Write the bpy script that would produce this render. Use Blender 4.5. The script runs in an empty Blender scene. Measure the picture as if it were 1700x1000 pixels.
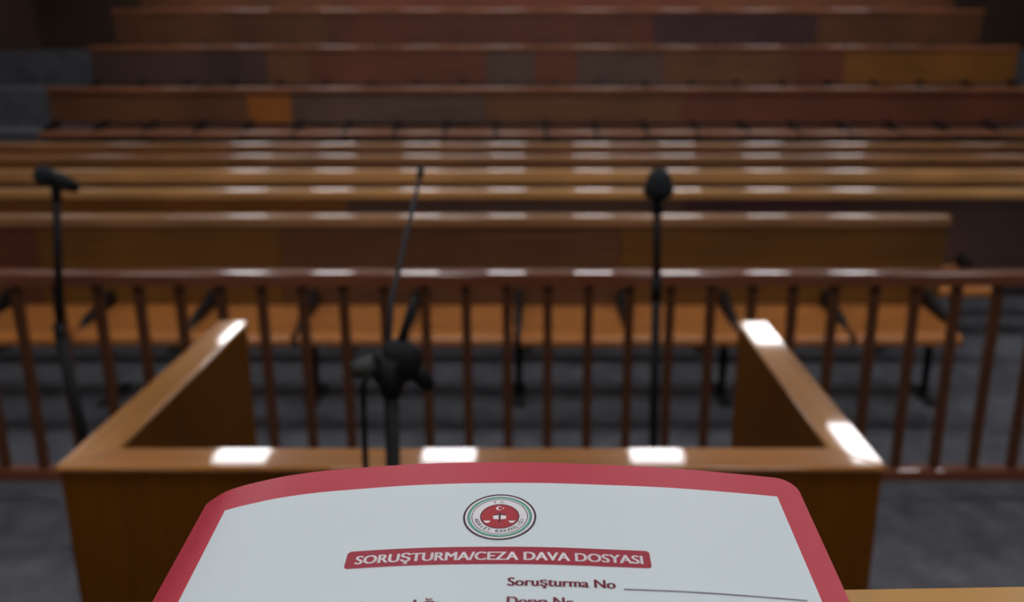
import bpy, bmesh, math, random
from mathutils import Vector, Matrix
random.seed(7)
D = bpy.data
COL = bpy.context.scene.collection
SC = bpy.context.scene

# ------------------------------------------------------------------ camera, world, exposure
EYE = Vector((0, 0, 1.79))
PITCH = math.radians(16)
cd = D.cameras.new('camera'); cam = D.objects.new('camera', cd); COL.objects.link(cam)
cam.location = EYE
cam.rotation_euler = (math.radians(90) - PITCH, 0, 0)
cd.sensor_width = 36; cd.lens = 1500 / 1700 * 36; cd.shift_x = -37 / 1700
cd.clip_start = .02; cd.clip_end = 60
cd.dof.use_dof = True; cd.dof.focus_distance = .362; cd.dof.aperture_fstop = 8.2
SC.camera = cam
w = D.worlds.new('world'); SC.world = w; w.use_nodes = True
w.node_tree.nodes['Background'].inputs[0].default_value = (.5, .55, .65, 1)
w.node_tree.nodes['Background'].inputs[1].default_value = .05
SC.view_settings.view_transform = 'Standard'; SC.view_settings.look = 'None'
SC.view_settings.gamma = 1; SC.view_settings.exposure = 0.0
LAMP = 12.5            # emission of the ceiling panels
CEIL = 4.2

# ------------------------------------------------------------------ helpers
def tag(o, label=None, cat=None, group=None, kind=None):
    if label: o['label'] = label
    if cat: o['category'] = cat
    if group: o['group'] = group
    if kind: o['kind'] = kind
    return o

def thing(name, label, cat, loc=(0, 0, 0), group=None, rotz=0):
    o = D.objects.new(name, None); COL.objects.link(o)
    o.location = loc; o.rotation_euler = (0, 0, rotz); o.empty_display_size = .1
    return tag(o, label, cat, group)

def link(name, bm, mat, parent=None, smooth=False):
    me = D.meshes.new(name); bmesh.ops.recalc_face_normals(bm, faces=bm.faces); bm.to_mesh(me); bm.free()
    if smooth:
        for p in me.polygons: p.use_smooth = True
    o = D.objects.new(name, me); COL.objects.link(o)
    if smooth == 'w':
        md = o.modifiers.new('normals', 'WEIGHTED_NORMAL'); md.weight = 100; md.keep_sharp = False
    for m in (mat if isinstance(mat, (list, tuple)) else [mat]): me.materials.append(m)
    o.parent = parent
    return o

def box(bm, x0, x1, y0, y1, z0, z1, bev=0, seg=2):
    r = bmesh.ops.create_cube(bm, size=1)
    vs = r['verts']
    for v in vs:
        v.co = Vector(((x0 + x1) / 2 + v.co.x * (x1 - x0), (y0 + y1) / 2 + v.co.y * (y1 - y0), (z0 + z1) / 2 + v.co.z * (z1 - z0)))
    if bev:
        es = list({e for v in vs for e in v.link_edges})
        bmesh.ops.bevel(bm, geom=es, offset=bev, segments=seg, affect='EDGES', profile=.5)

def B(*a, **k):
    bm = bmesh.new(); box(bm, *a, **k); return bm

def tube(bm, pts, rad, n=12, caps=True):
    pts = [Vector(p) for p in pts]
    rads = rad if isinstance(rad, (list, tuple)) else [rad] * len(pts)
    rings = []; ref = None
    for i, p in enumerate(pts):
        t = (pts[min(i + 1, len(pts) - 1)] - pts[max(i - 1, 0)]).normalized()
        if ref is None:
            ref = t.orthogonal().normalized()
        ref = (ref - t * ref.dot(t)).normalized(); b = t.cross(ref)
        rings.append([bm.verts.new(p + (ref * math.cos(2 * math.pi * k / n) + b * math.sin(2 * math.pi * k / n)) * rads[i]) for k in range(n)])
    for a, c in zip(rings, rings[1:]):
        for k in range(n):
            bm.faces.new((a[k], a[(k + 1) % n], c[(k + 1) % n], c[k]))
    if caps:
        bm.faces.new(rings[0]); bm.faces.new(rings[-1])

def prism(bm, prof, x0, x1):
    """outline in the (y, z) plane pushed from x0 to x1"""
    a = [bm.verts.new((x0, y, z)) for y, z in prof]; b = [bm.verts.new((x1, y, z)) for y, z in prof]
    n = len(prof)
    bm.faces.new(a); bm.faces.new(b)
    for i in range(n): bm.faces.new((a[i], a[(i + 1) % n], b[(i + 1) % n], b[i]))

def crown(x0, x1, w, z0, z1, rise=.009, r=.010):
    """rail along x with a softly crowned top and rounded edges"""
    pr = [(-w, z0 + .003), (-w + .003, z0), (w - .003, z0), (w, z0 + .003)]
    half = []
    n = 8
    for i in range(n + 1):
        y = (w - r) * i / n
        half.append((y, z1 - rise * (y / w) ** 2))
    ye, ze = half[-1]; a0 = math.atan(2 * rise * ye / w ** 2)
    for i in range(1, 7):
        a = a0 + (math.pi / 2 - a0) * i / 6
        q = (w - ye) / (1 - math.sin(a0))
        half.append((ye + q * (math.sin(a) - math.sin(a0)), ze - q * (math.cos(a0) - math.cos(a))))
    pr += half[::-1] + [(-y, z) for y, z in half[1:]]
    bm = bmesh.new(); prism(bm, pr, x0, x1)
    return bm

def at(px, py, Y):
    """the point at distance Y into the room that is seen at a pixel of the photograph"""
    a = PITCH + math.atan((py - 500) / 1500)
    d = Y * math.tan(a); s = Y * math.cos(PITCH) + d * math.sin(PITCH)
    return Vector(((px - 887) / 1500 * s, Y, EYE.z - d))

# ------------------------------------------------------------------ materials
def principled(name, rgb, rough=.5, **kw):
    m = D.materials.new(name); m.use_nodes = True
    b = m.node_tree.nodes['Principled BSDF']
    b.inputs['Base Color'].default_value = (*rgb, 1); b.inputs['Roughness'].default_value = rough
    for k, v in kw.items(): b.inputs[k.replace('_', ' ')].default_value = v
    return m

def wood(name, rgb, axis='X', rough=.3, coat=.6, contrast=.35, crough=.12, spec=.5):
    m = principled(name, rgb, rough, Specular_IOR_Level=spec, Coat_Weight=coat, Coat_Roughness=crough)
    nt = m.node_tree; N = nt.nodes; L = nt.links; b = N['Principled BSDF']
    tc = N.new('ShaderNodeTexCoord'); mp = N.new('ShaderNodeMapping')
    sc = {'X': (.9, 22, 22), 'Y': (22, .9, 22), 'Z': (22, 22, .9)}[axis]
    mp.inputs['Scale'].default_value = sc
    n1 = N.new('ShaderNodeTexNoise'); n1.inputs['Scale'].default_value = 1.6; n1.inputs['Detail'].default_value = 6; n1.inputs['Roughness'].default_value = .6
    n2 = N.new('ShaderNodeTexNoise'); n2.inputs['Scale'].default_value = 1.3; n2.inputs['Detail'].default_value = 2
    L.new(tc.outputs['Object'], mp.inputs[0]); L.new(mp.outputs[0], n1.inputs[0]); L.new(tc.outputs['Object'], n2.inputs[0])
    ad = N.new('ShaderNodeMath'); ad.operation = 'ADD'
    L.new(n1.outputs[0], ad.inputs[0]); L.new(n2.outputs[0], ad.inputs[1])
    rp = N.new('ShaderNodeValToRGB')
    rp.color_ramp.elements[0].position = .35; rp.color_ramp.elements[1].position = .72
    lo = [c * (1 - contrast) for c in rgb]; hi = [c * (1 + contrast) for c in rgb]
    rp.color_ramp.elements[0].color = (*lo, 1); rp.color_ramp.elements[1].color = (*hi, 1)
    hf = N.new('ShaderNodeMath'); hf.operation = 'MULTIPLY'; hf.inputs[1].default_value = .52
    L.new(ad.outputs[0], hf.inputs[0]); L.new(hf.outputs[0], rp.inputs[0]); L.new(rp.outputs[0], b.inputs['Base Color'])
    return m

def carpet(name, a, bcol):
    m = principled(name, a, .95)
    nt = m.node_tree; N = nt.nodes; L = nt.links; b = N['Principled BSDF']
    tc = N.new('ShaderNodeTexCoord')
    n1 = N.new('ShaderNodeTexNoise'); n1.inputs['Scale'].default_value = 7; n1.inputs['Detail'].default_value = 8; n1.inputs['Roughness'].default_value = .7
    n2 = N.new('ShaderNodeTexNoise'); n2.inputs['Scale'].default_value = 300
    L.new(tc.outputs['Object'], n1.inputs[0]); L.new(tc.outputs['Object'], n2.inputs[0])
    rp = N.new('ShaderNodeValToRGB'); rp.color_ramp.elements[0].position = .35; rp.color_ramp.elements[1].position = .65
    rp.color_ramp.elements[0].color = (*a, 1); rp.color_ramp.elements[1].color = (*bcol, 1)
    L.new(n1.outputs[0], rp.inputs[0]); L.new(rp.outputs[0], b.inputs['Base Color'])
    bp = N.new('ShaderNodeBump'); bp.inputs['Strength'].default_value = .3; bp.inputs['Distance'].default_value = .003
    L.new(n2.outputs[0], bp.inputs['Height']); L.new(bp.outputs[0], b.inputs['Normal'])
    return m

RED = (.155, .048, .024); GOLD = (.25, .098, .016); ORANGE = (.34, .110, .016); DARK = (.085, .045, .034)
BROWN = (.16, .065, .026); OLIVE = (.20, .085, .012); SLATE = (.115, .066, .048); PLUM = (.075, .030, .034)
T = {n: wood('wood_' + n, c, rough=.5, coat=.1) for n, c in dict(red=RED, gold=GOLD, orange=ORANGE, dark=DARK, brown=BROWN, olive=OLIVE, slate=SLATE, plum=PLUM).items()}
M_CAP = wood('wood_cap', (.27, .105, .05), rough=.3, coat=1, crough=.05, spec=.25)
M_CAPB = wood('wood_cap_brown', (.44, .225, .10), rough=.3, coat=1, crough=.05, spec=.25)
M_CAPG = wood('wood_cap_gold', (.68, .36, .13), rough=.3, coat=1, crough=.05, spec=.25)
M_SEAT = wood('wood_seat', (.52, .19, .045), rough=.3, coat=.8, crough=.2, spec=.25)
M_SEATB = wood('wood_seat_brown', (.26, .105, .05), rough=.3, coat=.8, crough=.2, spec=.25)
M_RAILX = wood('wood_rail_x', (.40, .16, .03), 'X', rough=.3, coat=1, crough=.04, spec=.2)
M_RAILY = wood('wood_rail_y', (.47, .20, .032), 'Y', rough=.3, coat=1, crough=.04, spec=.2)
M_PANEL = wood('wood_box_panel', (.142, .047, .0018), 'Z', rough=.6, coat=0, contrast=.25, spec=.15)
M_BALU = wood('wood_baluster', (.105, .034, .009), 'Z', rough=.5, coat=0)
M_HAND = wood('wood_handrail', (.20, .065, .03), 'X', rough=.35, coat=1, crough=.04, spec=.2)
M_DESK = wood('wood_desk', (.52, .27, .065), 'X', rough=.35, coat=.3, contrast=.15)
M_WALL = wood('wood_wall', (.05, .026, .014), 'Z', rough=.5, coat=0)
M_PLASTER = principled('plaster', (.16, .13, .10), .9)
M_CEIL = principled('ceiling_paint', (.20, .20, .20), .9)
M_CARPET = carpet('carpet', (.070, .074, .086), (.145, .148, .165))
M_IRON = principled('black_iron', (.008, .008, .009), .6, Specular_IOR_Level=.25)
M_BLACK = principled('black_plastic', (.007, .008, .009), .6, Specular_IOR_Level=.25)
M_STEEL = principled('black_painted_steel', (.012, .013, .018), .5, Specular_IOR_Level=.3)
M_FOAM = principled('black_foam', (.010, .014, .017), .9)
M_KNOB = principled('grey_knob', (.02, .025, .02), .6)
M_REDC = principled('red_card', (.54, .048, .075), .42)
M_WHITEC = principled('white_card', (.69, .79, .80), .42)
M_INK = principled('dark_red_ink', (.20, .012, .03), .5)
M_INKG = principled('grey_ink', (.16, .13, .15), .5)
M_BANNER = principled('banner_red', (.36, .022, .045), .45)
M_TXT = principled('white_ink', (.82, .80, .80), .5)
M_GREEN = principled('green_ink', (.10, .42, .30), .5)
M_NAVY = principled('dark_ink', (.045, .012, .03), .5)
M_SCAR = principled('emblem_red', (.42, .025, .035), .5)
M_PAPER = principled('paper', (.75, .74, .70), .8)
M_METAL = principled('lamp_frame', (.6, .6, .6), .4)
M_LIGHT = D.materials.new('lamp_light'); M_LIGHT.use_nodes = True
nt = M_LIGHT.node_tree; nt.nodes.remove(nt.nodes['Principled BSDF'])
em = nt.nodes.new('ShaderNodeEmission'); em.inputs[0].default_value = (.98, .96, 1.0, 1); em.inputs[1].default_value = LAMP
nt.links.new(em.outputs[0], nt.nodes['Material Output'].inputs[0])

# ------------------------------------------------------------------ the room
XW = 7.0; YB = 13.3; YF = -4.0
def struct(name, bm, mat): return tag(link(name, bm, mat), kind='structure')
struct('floor', B(-XW, XW, YF, YB, -.1, 0), M_CARPET)
struct('ceiling', B(-XW, XW, YF, YB, CEIL, CEIL + .1), M_CEIL)
struct('wall_back', B(-XW, XW, YB, YB + .1, 0, CEIL), M_WALL)
struct('wall_front', B(-XW, XW, YF - .1, YF, 0, CEIL), M_PLASTER)
struct('wall_left', B(-XW - .1, -XW, YF, YB, 0, CEIL), M_WALL)
struct('wall_right', B(XW, XW + .1, YF, YB, 0, CEIL), M_WALL)
TIER = [(9.35, .43), (10.2, .82), (11.05, 1.25), (11.9, 1.68)]
bm = bmesh.new()
prof = [(YB - .002, .001)]
prof.append((TIER[0][0], .001))
for i, (y, z) in enumerate(TIER):
    prof.append((y, z))
    prof.append((TIER[i + 1][0] if i < 3 else YB - .002, z))
prism(bm, prof, -XW + .002, XW - .002)
struct('floor_tiers', bm, M_CARPET)
struct('floor_dais', B(-3.2, 3.2, YF + .01, .29, .001, .80), M_CARPET)

# ------------------------------------------------------------------ ceiling lights
lamp0 = None
def lamp(x, y, label, group):
    global lamp0
    if lamp0 is None:
        t = thing('ceiling_light', label, 'light', (x, y, CEIL), group)
        bm = bmesh.new()
        for a in ((-.30, .30, -.50, -.46), (-.30, .30, .46, .50), (-.30, -.26, -.46, .46), (.26, .30, -.46, .46)):
            box(bm, *a, -.03, -.001)
        link('frame', bm, M_METAL, t)
        link('diffuser', B(-.26, .26, -.46, .46, -.022, -.004), M_LIGHT, t)
        lamp0 = t; return t
    r = lamp0.copy(); COL.objects.link(r); r.location = (x, y, CEIL); r['label'] = label; r['group'] = group
    for ch in lamp0.children:
        c = ch.copy(); COL.objects.link(c); c.parent = r
    return r
for k in range(8):
    lamp(-4.1 + 1.235 * k, 12.2, 'white ceiling light panel above the last tiered bench rows', 'ceiling lights above the tiers')
for k in range(6):
    lamp(-4.99 + 2.07 * k + (.12 if k > 3 else 0), 8.55, 'white ceiling light panel above the middle of the benches', 'ceiling lights above the middle benches')
for yy, lab, n, x0, dx in ((4.6, 'railing', 4, -2.92, 2.07), (.9, 'judge desk', 4, -2.92, 2.07), (-2.4, 'dais', 4, -2.92, 2.07)):  # unseen rows, added to brighten the folder and the near end of the room
    for k in range(n):
        lamp(x0 + dx * k, yy, 'added white ceiling light panel above the ' + lab, 'added ceiling lights above the ' + lab)

# ------------------------------------------------------------------ benches
PITCHX = .53
def bench(Y, xl, n, label, t=0., boards=None, cap=M_CAP, cap_h=.055, seats=None, over=.07, seat_mat=None, first_leg=0, top=.945, bot=.455, rise=.009):
    """row of n seats from xl to the right; Y is the back rest, t the height of its tier; boards = [(x_end, tone), ...]"""
    xr = xl + n * PITCHX
    r = thing('bench', label, 'bench', (0, Y, t), 'rows of wooden courtroom benches')
    x0 = xl - over; xe = xr + over
    for x1, tone in boards:
        x1 = min(x1, xe)
        if x1 <= x0 + .02: continue
        link('backrest_board', B(x0, x1 - .002, -.018, .018, bot, top - cap_h + .004, bev=.003, seg=1), T[tone], r)
        x0 = x1
    link('backrest_cap', crown(xl - over, xe, .045, top - cap_h, top, rise), cap, r, smooth='w')
    # seats: one plate each, curled front edge
    seat_mesh = None; brk = None; leg = None
    for i in range(n if seats is None else seats):
        x = xl + i * PITCHX
        if seat_mesh is None:
            bm = bmesh.new()
            prof = [(-.02, .475), (-.02, .450), (-.20, .432), (-.44, .425), (-.475, .400), (-.492, .404), (-.498, .430), (-.485, .452), (-.455, .462), (-.25, .458)]
            prism(bm, prof, .016, PITCHX - .016)
            bmesh.ops.bevel(bm, geom=[e for e in bm.edges], offset=.003, segments=1, affect='EDGES')
            s = link('seat', bm, seat_mat or M_SEAT, r); seat_mesh = s
        else:
            s = seat_mesh.copy(); COL.objects.link(s); s.parent = r
        s.location = (x, 0, random.choice((0, .0, -.004, .003)))
    for i in range((n if seats is None else seats) + 1):
        x = xl + i * PITCHX
        if brk is None:
            bm = bmesh.new()
            prism(bm, [(-.02, .55), (-.02, .36), (-.16, .33), (-.44, .385), (-.44, .418), (-.30, .495), (-.10, .525), (-.045, .55)], -.018, .018)
            bmesh.ops.bevel(bm, geom=[e for e in bm.edges], offset=.003, segments=1, affect='EDGES')
            b = link('bracket', bm, M_IRON, r); brk = b
        else:
            b = brk.copy(); COL.objects.link(b); b.parent = r
        b.location = (x, 0, 0)
        if (i + first_leg) % 2 == 0:
            if leg is None:
                bm = bmesh.new()
                tube(bm, [(0, -.13, .36), (0, -.13, .015)], [.022, .018], 10)
                box(bm, -.035, .035, -.27, .02, 0, .018, bev=.004, seg=1)
                l = link('leg', bm, M_IRON, r); leg = l
            else:
                l = leg.copy(); COL.objects.link(l); l.parent = r
            l.location = (x, 0, 0)
    return r

bench(4.55, 2.04 - 10 * PITCHX, 10, 'short bench directly behind the railing, its right end in view',
      rise=.0038, cap=M_CAPB, boards=[(-2.55, 'red'), (-1.3, 'olive'), (-.3, 'brown'), (.45, 'brown'), (9, 'olive')])
bench(5.40, 2.60 - 13 * PITCHX, 15, 'second bench from the railing, dark board showing past the short bench end',
      rise=.0048, boards=[(-1.13, 'gold'), (.9, 'slate'), (1.9, 'plum'), (9, 'dark')], cap=M_CAPG, seats=13)
bench(6.25, -4.65, 18, 'third bench from the railing with a thick pale golden top edge', rise=.0058, boards=[(9, 'brown')], cap=M_CAPG, cap_h=.085)
bench(7.10, -5.0, 19, 'fourth bench from the railing, between the pale edged bench and the fifth', rise=.007, cap=M_CAPB, boards=[(-2.4, 'gold'), (9, 'brown')])
bench(7.95, -5.3, 20, 'fifth bench from the railing, last one on the flat floor', cap=M_CAPB, boards=[(-2.7, 'orange'), (0, 'brown'), (2, 'red'), (9, 'brown')])
NT = 20; XL = -5.13
bench(10.0, XL - .05, NT, 'lowest tiered bench, with one orange board', TIER[0][1],
      seat_mat=M_SEATB, top=.895, bot=.515, boards=[(-3.1, 'brown'), (-2.63, 'orange'), (-.53, 'slate'), (1.6, 'brown'), (9, 'red')])
bench(10.85, XL + .06, NT, 'second tiered bench, golden brown boards at its right end', TIER[1][1], seat_mat=M_SEATB, top=.93, bot=.50,
      boards=[(-3.1, 'dark'), (-2.6, 'brown'), (-.55, 'red'), (0, 'slate'), (.5, 'red'), (1.5, 'slate'), (2.7, 'brown'), (3.05, 'brown'), (3.6, 'red'), (9, 'gold')])
bench(11.7, XL, NT, 'third tiered bench, one dark purple board right of centre', TIER[2][1],
      seat_mat=M_SEATB, top=.93, bot=.50, boards=[(-2.5, 'brown'), (1.48, 'red'), (3.5, 'plum'), (9, 'brown')])
bench(12.55, XL, NT, 'topmost tiered bench at the upper edge of the photo', TIER[3][1],
      boards=[(-2.5, 'brown'), (2.2, 'red'), (9, 'brown')])

# ------------------------------------------------------------------ railing
rl = thing('railing', 'long dark wooden railing with slim balusters between witness box and benches', 'railing', (0, 3.35, 0))
link('top_rail', crown(-2.7, 2.7, .045, .90, .95, .0020), M_HAND, rl, smooth='w')
link('bottom_rail', B(-2.7, 2.7, -.028, .028, .07, .125, bev=.008), M_HAND, rl)
b0 = None
for k in range(34):
    x = -2.622 + .1573 * k
    if b0 is None:
        b0 = link('baluster', B(-.0175, .0175, -.0175, .0175, .124, .902, bev=.004, seg=1), M_BALU, rl); b = b0
    else:
        b = b0.copy(); COL.objects.link(b); b.parent = rl
    b.location = (x, 0, 0)
for x in (-2.66, 2.66):
    link('post', B(x - .035, x + .035, -.035, .035, 0, .90, bev=.004, seg=1), M_BALU, rl)

# ------------------------------------------------------------------ witness box (three sides, open towards the railing)
wb = thing('witness_box', 'three-sided wooden witness box with a glossy light brown top rail', 'witness box', (0, 1.59, 0))
XA, XB = -.93, .684; DEP = .955; RW = .088; RT = .014
def rail_piece(pts, name, mat):
    bm = bmesh.new()
    lo = [bm.verts.new((x, y, 1.0 - RT)) for x, y in pts]; hi = [bm.verts.new((x, y, 1.0)) for x, y in pts]
    bm.faces.new(lo); bm.faces.new(hi); n = len(pts)
    for i in range(n): bm.faces.new((lo[i], lo[(i + 1) % n], hi[(i + 1) % n], hi[i]))
    bmesh.ops.recalc_face_normals(bm, faces=bm.faces)
    bmesh.ops.bevel(bm, geom=list(bm.edges), offset=.004, segments=3, affect='EDGES')
    o = link(name, bm, mat, wb, smooth='w'); return o
g = .0008
rail_piece([(XA, 0), (XB, 0), (XB - RW, RW), (XA + RW, RW)], 'top_rail', M_RAILX)
rail_piece([(XA, g * 2), (XA + RW - g, RW + g), (XA + RW - g, DEP), (XA, DEP)], 'top_rail', M_RAILY)
rail_piece([(XB, g * 2), (XB - RW + g, RW + g), (XB - RW + g, DEP), (XB, DEP)], 'top_rail', M_RAILY)
z1 = 1.0 - RT + .001
link('front_panel', B(XA + .006, XB - .006, .008, RW - .006, 0, z1, bev=.003, seg=1), M_PANEL, wb)
link('side_panel', B(XA + .006, XA + RW - .006, RW - .006, DEP - .006, 0, z1, bev=.003, seg=1), M_PANEL, wb)
link('side_panel', B(XB - RW + .006, XB - .006, RW - .006, DEP - .006, 0, z1, bev=.003, seg=1), M_PANEL, wb)

# ------------------------------------------------------------------ microphone stands
def pole_base(t, x, y):
    bm = bmesh.new()
    n = 28; prof = [(.115, 0), (.118, .010), (.105, .022), (.03, .030), (.016, .05)]
    rings = [[bm.verts.new((x + r * math.cos(2 * math.pi * k / n), y + r * math.sin(2 * math.pi * k / n), z)) for k in range(n)] for r, z in prof]
    for a, c in zip(rings, rings[1:]):
        for k in range(n): bm.faces.new((a[k], a[(k + 1) % n], c[(k + 1) % n], c[k]))
    bm.faces.new(rings[0]); bm.faces.new(rings[-1])
    link('base', bm, M_IRON, t, smooth=True)

def blob(bm, c, r, sub=3):
    x = bmesh.ops.create_icosphere(bm, subdivisions=sub, radius=1)
    for v in x['verts']: v.co = Vector((c[0] + v.co.x * r[0], c[1] + v.co.y * r[1], c[2] + v.co.z * r[2]))

# left one: clip with a microphone lying sideways
t = thing('microphone_stand', 'black microphone stand at the left, outside the witness box', 'microphone stand', (at(172, 860, 3.0).x, 3.0, 0))
o = Vector(t.location)
foot = Vector((0, 0, .03)); mid = at(100, 560, 3.0) - o; top = at(93, 318, 3.0) - o
pole_base(t, 0, 0)
bm = bmesh.new(); tube(bm, [foot, mid], .020); link('pole', bm, M_BLACK, t, smooth=True)
bm = bmesh.new(); tube(bm, [mid - Vector((0, 0, .04)), mid + Vector((0, 0, .05))], .019); link('clutch', bm, M_BLACK, t, smooth=True)
bm = bmesh.new(); tube(bm, [mid, top], .013); link('upper_pole', bm, M_BLACK, t, smooth=True)
bm = bmesh.new(); tube(bm, [top + Vector((0, 0, -.03)), top + Vector((0, 0, .03))], .016); link('clip', bm, M_BLACK, t, smooth=True)
mic = thing('microphone', 'black microphone tilted sideways on the left stand', 'microphone', top + o + Vector((0, 0, .03)))
bm = bmesh.new(); tube(bm, [(-.02, 0, .018), (.02, 0, .004), (.072, .01, -.020)], [.028, .030, .018]); link('body', bm, M_BLACK, mic, smooth=True)
bm = bmesh.new(); blob(bm, (-.030, 0, .024), (.036, .032, .032)); link('windscreen', bm, M_FOAM, mic, smooth=True)

# right one: straight pole inside the box opening, foam head seen from its end
t = thing('microphone_stand', 'black microphone stand upright between witness box and railing, right of centre', 'microphone stand', (at(1083, 860, 2.95).x, 2.95, 0))
o = Vector(t.location)
top = at(1091, 345, 2.95) - o; mid = at(1090, 480, 2.95) - o
pole_base(t, 0, 0)
bm = bmesh.new(); tube(bm, [(0, 0, .03), mid], .016); link('pole', bm, M_BLACK, t, smooth=True)
bm = bmesh.new(); tube(bm, [mid - Vector((0, 0, .04)), mid + Vector((0, 0, .04))], .019); link('clutch', bm, M_BLACK, t, smooth=True)
bm = bmesh.new(); tube(bm, [mid, top], .013); link('upper_pole', bm, M_BLACK, t, smooth=True)
bm = bmesh.new(); tube(bm, [top - Vector((0, 0, .02)), top + Vector((0, 0, .02))], .020); link('clip', bm, M_BLACK, t, smooth=True)
mic = thing('microphone', 'black microphone with foam windscreen on top of the right stand', 'microphone', top + o + Vector((0, 0, .02)))
bm = bmesh.new(); tube(bm, [(0, .10, -.004), (0, .0, .018), (0, -.03, .034)], [.017, .024, .024]); link('body', bm, M_BLACK, mic, smooth=True)
bm = bmesh.new(); blob(bm, (-.004, -.05, .064), (.043, .05, .055)); 
for v in bm.verts:
    if v.co.z < .07: v.co.x *= 1 + (.07 - v.co.z) * 9; v.co.z = max(v.co.z, .022)
link('windscreen', bm, M_FOAM, mic, smooth=True)

# centre one: boom stand in front of the box
YC = 1.30
t = thing('microphone_stand', 'black boom stand in front of the witness box, its thin boom leaning right', 'microphone stand', (at(636, 770, YC).x - .004, YC, 0))
o = Vector(t.location)
hub = at(648, 612, YC) - o
pole_base(t, 0, 0)
bm = bmesh.new(); tube(bm, [(0, 0, .03), hub], .0115); link('pole', bm, M_BLACK, t, smooth=True)
bm = bmesh.new()
tube(bm, [hub + Vector((0, 0, -.045)), hub + Vector((0, 0, -.025)), hub + Vector((.004, 0, .02))], [.015, .020, .024], 16)
blob(bm, (hub.x + .016, hub.y, hub.z + .012), (.034, .022, .036))
box(bm, hub.x - .026, hub.x + .022, hub.y - .018, hub.y + .016, hub.z - .024, hub.z + .030, bev=.012, seg=3)
link('clutch', bm, M_BLACK, t, smooth=True)
bm = bmesh.new(); tube(bm, [hub + Vector((-.020, 0, .004)), hub + Vector((-.034, -.006, .004)), hub + Vector((-.052, -.012, .002)), hub + Vector((-.058, -.013, .001))], [.018, .018, .014, .009], 14)
link('knob', bm, M_KNOB, t, smooth=True)
tip = at(697, 292, 1.52) - o; base = at(640, 640, 1.285) - o
bm = bmesh.new(); tube(bm, [base, at(650, 500, 1.37) - o, tip], [.0055, .0045, .0035]); link('boom', bm, M_STEEL, t, smooth=True)
bm = bmesh.new(); tube(bm, [hub + Vector((.03, .01, -.002)), at(700, 626, YC + .02) - o, at(716, 644, YC + .02) - o], [.014, .015, .010], 12); link('counterweight', bm, M_IRON, t, smooth=True)
bm = bmesh.new(); tube(bm, [hub + Vector((.012, 0, .02)), at(686, 498, YC) - o], [.008, .0045], 10); link('locking_lever', bm, M_BLACK, t, smooth=True)
mic = thing('microphone', 'slim black microphone at the tip of the centre boom', 'microphone', tip + o)
d = (tip - base).normalized()
bm = bmesh.new(); tube(bm, [d * -.006, d * .004, d * .018, d * .021], [.0045, .0062, .0062, .003]); link('body', bm, M_BLACK, mic, smooth=True)
o2 = Vector((at(604, 770, YC).x, YC - .02, 0)); stand = D.objects['microphone_stand.002']
pts = [o + hub + Vector((-.024, -.024, .008)), at(603, 640, YC - .02), at(604, 700, YC - .02), at(607, 780, YC - .02), o2 + Vector((-.03, -.02, .6)), o2 + Vector((-.13, -.06, .12)), o2 + Vector((-.17, -.08, .008)), o2 + Vector((-.26, -.14, .006))]
bm = bmesh.new(); tube(bm, [p - o for p in pts], .0048, 10); link('cable', bm, M_BLACK, stand, smooth=True)

# ------------------------------------------------------------------ judge desk
jd = thing('judge_desk', 'light wooden desk edge in the near right corner under the folder', 'desk', (0, .3005, .80), rotz=math.radians(1.7))
link('front_panel', B(-1.6, 1.6, -.045, -.02, 0, .752), M_DESK, jd)
link('worktop', B(-1.6, 1.6, -.75, -.02, .73, .756, bev=.003, seg=1), M_DESK, jd)
bm = B(-1.6, 1.6, -.022, .004, .70, .785, bev=.0015, seg=2); link('edge_ledge', bm, M_DESK, jd)
for x in (-1.55, 1.55): link('leg', B(x - .03, x + .03, -.73, -.67, 0, .736), M_DESK, jd)

# ------------------------------------------------------------------ case folder
YT = .351; SL = .13
PROF = [(-0.141, 1.5987), (-0.1335, 1.6036), (-0.126, 1.6065), (-0.1154, 1.6093), (-0.1049, 1.6116), (-0.0893, 1.6139), (-0.0738, 1.6153), (-0.0506, 1.617), (-0.0275, 1.6178), (0.0008, 1.6178), (0.029, 1.6167), (0.0547, 1.6153), (0.0806, 1.613), (0.1039, 1.6105), (0.1115, 1.6093)]
def hz(u):
    P = PROF
    if u <= P[0][0]: i = 0
    elif u >= P[-1][0]: i = len(P) - 2
    else: i = max(k for k in range(len(P) - 1) if P[k][0] <= u)
    i = min(i, len(P) - 2)
    # Catmull-Rom
    p0 = P[max(i - 1, 0)]; p1 = P[i]; p2 = P[i + 1]; p3 = P[min(i + 2, len(P) - 1)]
    s = (u - p1[0]) / (p2[0] - p1[0])
    m1 = (p2[1] - p0[1]) / (p2[0] - p0[0]); m2 = (p3[1] - p1[1]) / (p3[0] - p1[0]); hh = p2[0] - p1[0]
    if s > 1 or s < 0: return p1[1] + (p2[1] - p1[1]) * s
    return (2*s**3 - 3*s**2 + 1) * p1[1] + (s**3 - 2*s**2 + s) * hh * m1 + (-2*s**3 + 3*s**2) * p2[1] + (s**3 - s**2) * hh * m2
FO = Vector((0, YT, 0))
fold = thing('case_folder', 'red and white court case folder with printed emblem, in the foreground', 'folder', (0, .20, 1.59))
fo = Vector(fold.location)
def S(u, v, lift=0):
    flat = max(0, min(1, (v - .10) / .2)); flat = flat * flat * (3 - 2 * flat)   # the bulge dies out towards the lower edge
    h = hz(u) * (1 - flat) + 1.607 * flat - SL * v + lift
    return Vector((u, YT - v, h)) - fo

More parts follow.
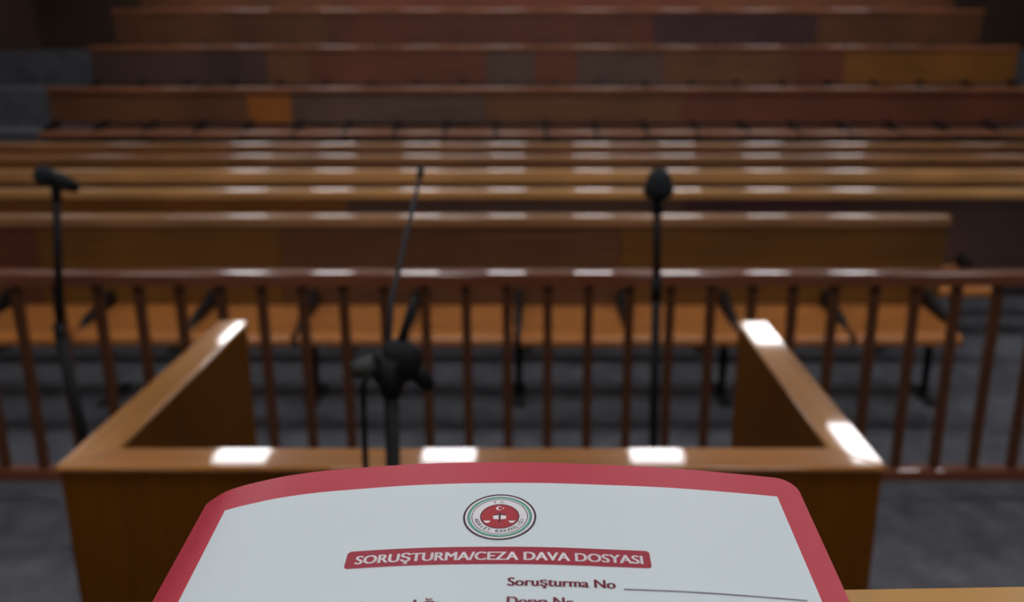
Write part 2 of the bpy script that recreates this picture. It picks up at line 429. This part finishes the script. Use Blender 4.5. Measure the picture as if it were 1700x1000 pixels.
def sheet(name, outline, mat, lift, thick, parent, step=.003):
    """flat outline in (u, v), finely cut along u, laid on the curved page"""
    bm = bmesh.new()
    vs = [bm.verts.new((u, v, 0)) for u, v in outline]
    bm.faces.new(vs)
    us = [p[0] for p in outline]; vv = [p[1] for p in outline]
    k = math.ceil((max(us) - min(us)) / step)
    for i in range(1, k):
        x = min(us) + (max(us) - min(us)) * i / k
        bmesh.ops.bisect_plane(bm, geom=bm.verts[:] + bm.edges[:] + bm.faces[:], plane_co=(x, 0, 0), plane_no=(1, 0, 0))
    k = math.ceil((max(vv) - min(vv)) / .02)
    for i in range(1, k):
        x = min(vv) + (max(vv) - min(vv)) * i / k
        bmesh.ops.bisect_plane(bm, geom=bm.verts[:] + bm.edges[:] + bm.faces[:], plane_co=(0, x, 0), plane_no=(0, 1, 0))
    if thick:
        r = bmesh.ops.extrude_face_region(bm, geom=bm.faces[:])
        for e in r['geom']:
            if isinstance(e, bmesh.types.BMVert): e.co.z = -thick
    for v in bm.verts: v.co = S(v.co.x, v.co.y, lift + v.co.z)
    o = link(name, bm, mat, parent, smooth=True); o.data.set_sharp_from_angle(angle=math.radians(35))
    return o

def rrect(u0, u1, v0, v1, r, n=7, slant=0.):
    rs = r if isinstance(r, (list, tuple)) else [r] * 4      # TL TR BR BL
    out = []
    for (cu, cv, a0), q in zip(((u0 + rs[0], v0 + rs[0], 180), (u1 - rs[1], v0 + rs[1], 270), (u1 - rs[2], v1 - rs[2], 0), (u0 + rs[3], v1 - rs[3], 90)), rs):
        for i in range(n + 1):
            a = math.radians(a0 + 90 * i / n)
            out.append((cu + q * math.cos(a), cv + q * math.sin(a)))
    return out
LEN = .345
cover = sheet('front_cover', rrect(-.1415, .1115, 0, LEN, [.0015, .0085, .0085, .002]), M_REDC, 0, .0006, fold)
sheet('inner_sheets', rrect(-.139, .1085, .004, LEN - .004, .001), M_PAPER, -.0008, .0014, fold)
sheet('back_cover', rrect(-.1415, .1115, .0012, LEN, [.0015, .0085, .0085, .002]), M_REDC, -.0024, .0006, fold)
sheet('printed_field', [(-.1278, .0162), (-.0148, .0152), (.1005, .0140), (.1030, LEN - .016), (-.1265, LEN - .016)], M_WHITEC, .00008, 0, fold)
banner = sheet('title_banner', rrect(-.0688, .0424, .0554, .0650, .0016), M_BANNER, .00016, 0, fold)

def lettering(name, text, u0, u1, vbase, cap, mat, parent, bold=.00022, lift=.00024):
    cu = D.curves.new('t', 'FONT'); cu.body = text; cu.size = 1; cu.resolution_u = 4; cu.fill_mode = 'FRONT'
    ob = D.objects.new('t', cu); COL.objects.link(ob)
    bpy.context.view_layer.update()
    me = D.meshes.new_from_object(ob.evaluated_get(bpy.context.evaluated_depsgraph_get()))
    D.objects.remove(ob)
    xs = [v.co.x for v in me.vertices]
    x0, x1 = min(xs), max(xs)
    CH = .727                                            # cap height of the built-in font
    acc = bmesh.new()
    for du in (-bold, 0, bold):                          # a bold face: the strokes are widened sideways
        m2 = me.copy()
        for v in m2.vertices:
            v.co = S(u0 + (v.co.x - x0) / (x1 - x0) * (u1 - u0) + du, vbase - v.co.y / CH * cap, lift)
        acc.from_mesh(m2); D.meshes.remove(m2)
    acc.to_mesh(me); acc.free()
    me.name = name; me.materials.clear(); me.materials.append(mat)
    o = D.objects.new(name, me); COL.objects.link(o); o.parent = parent
    return o
lettering('title_lettering', 'SORUŞTURMA/CEZA DAVA DOSYASI', -.0650, .0394, .0628, .0047, M_TXT, banner)
lettering('lettering', 'Soruşturma No', -.0092, .0283, .0763, .0044, M_INK, fold)
lettering('lettering', 'Dosya No', -.0092, .0135, .0858, .0044, M_INK, fold)
lettering('lettering', 'C.savcılığı', -.0625, -.0325, .0868, .0044, M_INK, fold)
bm = bmesh.new()
def stroke(bm, u0, v0, u1, v1, wd, lift=.00024, n=12):
    d = Vector((u1 - u0, v1 - v0)).normalized(); p = Vector((-d.y, d.x)) * wd / 2
    L_ = []; R_ = []
    for i in range(n + 1):
        a = Vector((u0 + (u1 - u0) * i / n, v0 + (v1 - v0) * i / n))
        L_.append(bm.verts.new(S(a.x + p.x, a.y + p.y, lift))); R_.append(bm.verts.new(S(a.x - p.x, a.y - p.y, lift)))
    for i in range(n): bm.faces.new((L_[i], L_[i + 1], R_[i + 1], R_[i]))
stroke(bm, .0312, .0765, .0957, .0758, .0006)
link('ruled_line', bm, M_INKG, fold)
bm = bmesh.new(); stroke(bm, .0175, .0862, .0957, .0858, .0006); link('ruled_line', bm, M_INKG, fold)

# emblem: rings, red disc, crescent and star, open book, sword and scales
EU, EV = -.0134, .0375; ER = .0142
def ring(bm, r0, r1, lift, a0=0, a1=360, n=64):
    A = []; Bv = []
    for i in range(n + 1):
        a = math.radians(a0 + (a1 - a0) * i / n)
        A.append(bm.verts.new(S(EU + r0 * math.cos(a), EV + r0 * math.sin(a), lift)))
        Bv.append(bm.verts.new(S(EU + r1 * math.cos(a), EV + r1 * math.sin(a), lift)))
    for i in range(n): bm.faces.new((A[i], Bv[i], Bv[i + 1], A[i + 1]))
def poly(bm, pts, lift): bm.faces.new([bm.verts.new(S(EU + x, EV - y, lift)) for x, y in pts])
def disc(bm, x, y, r, lift, n=24): poly(bm, [(x + r * math.cos(2 * math.pi * k / n), y + r * math.sin(2 * math.pi * k / n)) for k in range(n)], lift)
bm = bmesh.new(); ring(bm, .0001, ER, .00020); emb = link('emblem', bm, M_TXT, fold)
bm = bmesh.new(); ring(bm, .0134, ER, .00026); link('outer_ring', bm, M_NAVY, emb)
bm = bmesh.new(); ring(bm, .0114, .0123, .00026); link('green_ring', bm, M_GREEN, emb)
bm = bmesh.new(); ring(bm, .0106, .0109, .00026); ring(bm, .0123, .0125, .00026); link('thin_ring', bm, M_NAVY, emb)
bm = bmesh.new(); ring(bm, .0001, .0076, .00026); dsc = link('red_disc', bm, M_SCAR, emb)
bm = bmesh.new(); ring(bm, .0072, .0076, .00030); link('disc_edge', bm, M_NAVY, emb)
bm = bmesh.new()
co = [(-.0003 + .0013 * math.cos(math.radians(a)), .0050 + .0013 * math.sin(math.radians(a))) for a in range(40, 321, 20)]
ci = [(.0001 + .0009 * math.cos(math.radians(a)), .0050 + .0009 * math.sin(math.radians(a))) for a in range(320, 39, -20)]
for i in range(len(co) - 1):
    poly(bm, [co[i], co[i + 1], ci[len(ci) - 2 - i], ci[len(ci) - 1 - i]], .00032)
poly(bm, [(.0013 + (.0006 if k % 2 == 0 else .00025) * math.cos(math.radians(36 * k)), .0050 + (.0006 if k % 2 == 0 else .00025) * math.sin(math.radians(36 * k))) for k in range(10)], .00032)
link('crescent_and_star', bm, M_TXT, emb)
bm = bmesh.new()
poly(bm, [(-.0025, .0003), (-.0004, .0006), (-.0004, -.0020), (-.0025, -.0017)], .00032)
poly(bm, [(.0004, .0006), (.0025, .0003), (.0025, -.0017), (.0004, -.0020)], .00032)
for s in (-1, 1):
    poly(bm, [(s * .0062, -.0028), (s * .0034, -.0028), (s * .0038, -.0037), (s * .0046, -.0042), (s * .0054, -.0040)], .00032)
link('book_and_scales', bm, M_TXT, emb)
bm = bmesh.new()
poly(bm, [(-.00035, .0022), (.00035, .0022), (.00025, -.0034), (0, -.0042), (-.00025, -.0034)], .00036)
poly(bm, [(-.0024, .0012), (.0024, .0012), (.0024, .0008), (-.0024, .0008)], .00034)
link('sword', bm, M_NAVY, emb)
def arc_text(text, r, a_mid, step, size, top):
    verts_bm = bmesh.new()
    n = len(text)
    for i, chh in enumerate(text):
        if chh == ' ': continue
        a = a_mid + (i - (n - 1) / 2) * step * (-1 if top else 1)
        cu = D.curves.new('c', 'FONT'); cu.body = chh; cu.size = 1; cu.align_x = 'CENTER'; cu.offset = .015; cu.resolution_u = 2
        ob = D.objects.new('c', cu); COL.objects.link(ob); bpy.context.view_layer.update()
        me = D.meshes.new_from_object(ob.evaluated_get(bpy.context.evaluated_depsgraph_get())); D.objects.remove(ob)
        ar = math.radians(a)
        base = Vector((r * math.cos(ar), r * math.sin(ar)))
        up = Vector((math.cos(ar), math.sin(ar))) * (1 if top else -1); rt = Vector((up.y, -up.x))
        for v in me.vertices:
            p = base + rt * v.co.x * size + up * (v.co.y - .36) * size
            v.co = S(EU + p.x, EV - p.y, .00030)
        verts_bm.from_mesh(me); D.meshes.remove(me)
    me = D.meshes.new('emblem_lettering'); verts_bm.to_mesh(me); verts_bm.free(); me.materials.append(M_NAVY)
    o = D.objects.new('emblem_lettering', me); COL.objects.link(o); o.parent = emb
arc_text('ADALET BAKANLIĞI', .0090, 270, 10.2, .0022, False)
arc_text('T.C.', .0090, 90, 9, .0020, True)
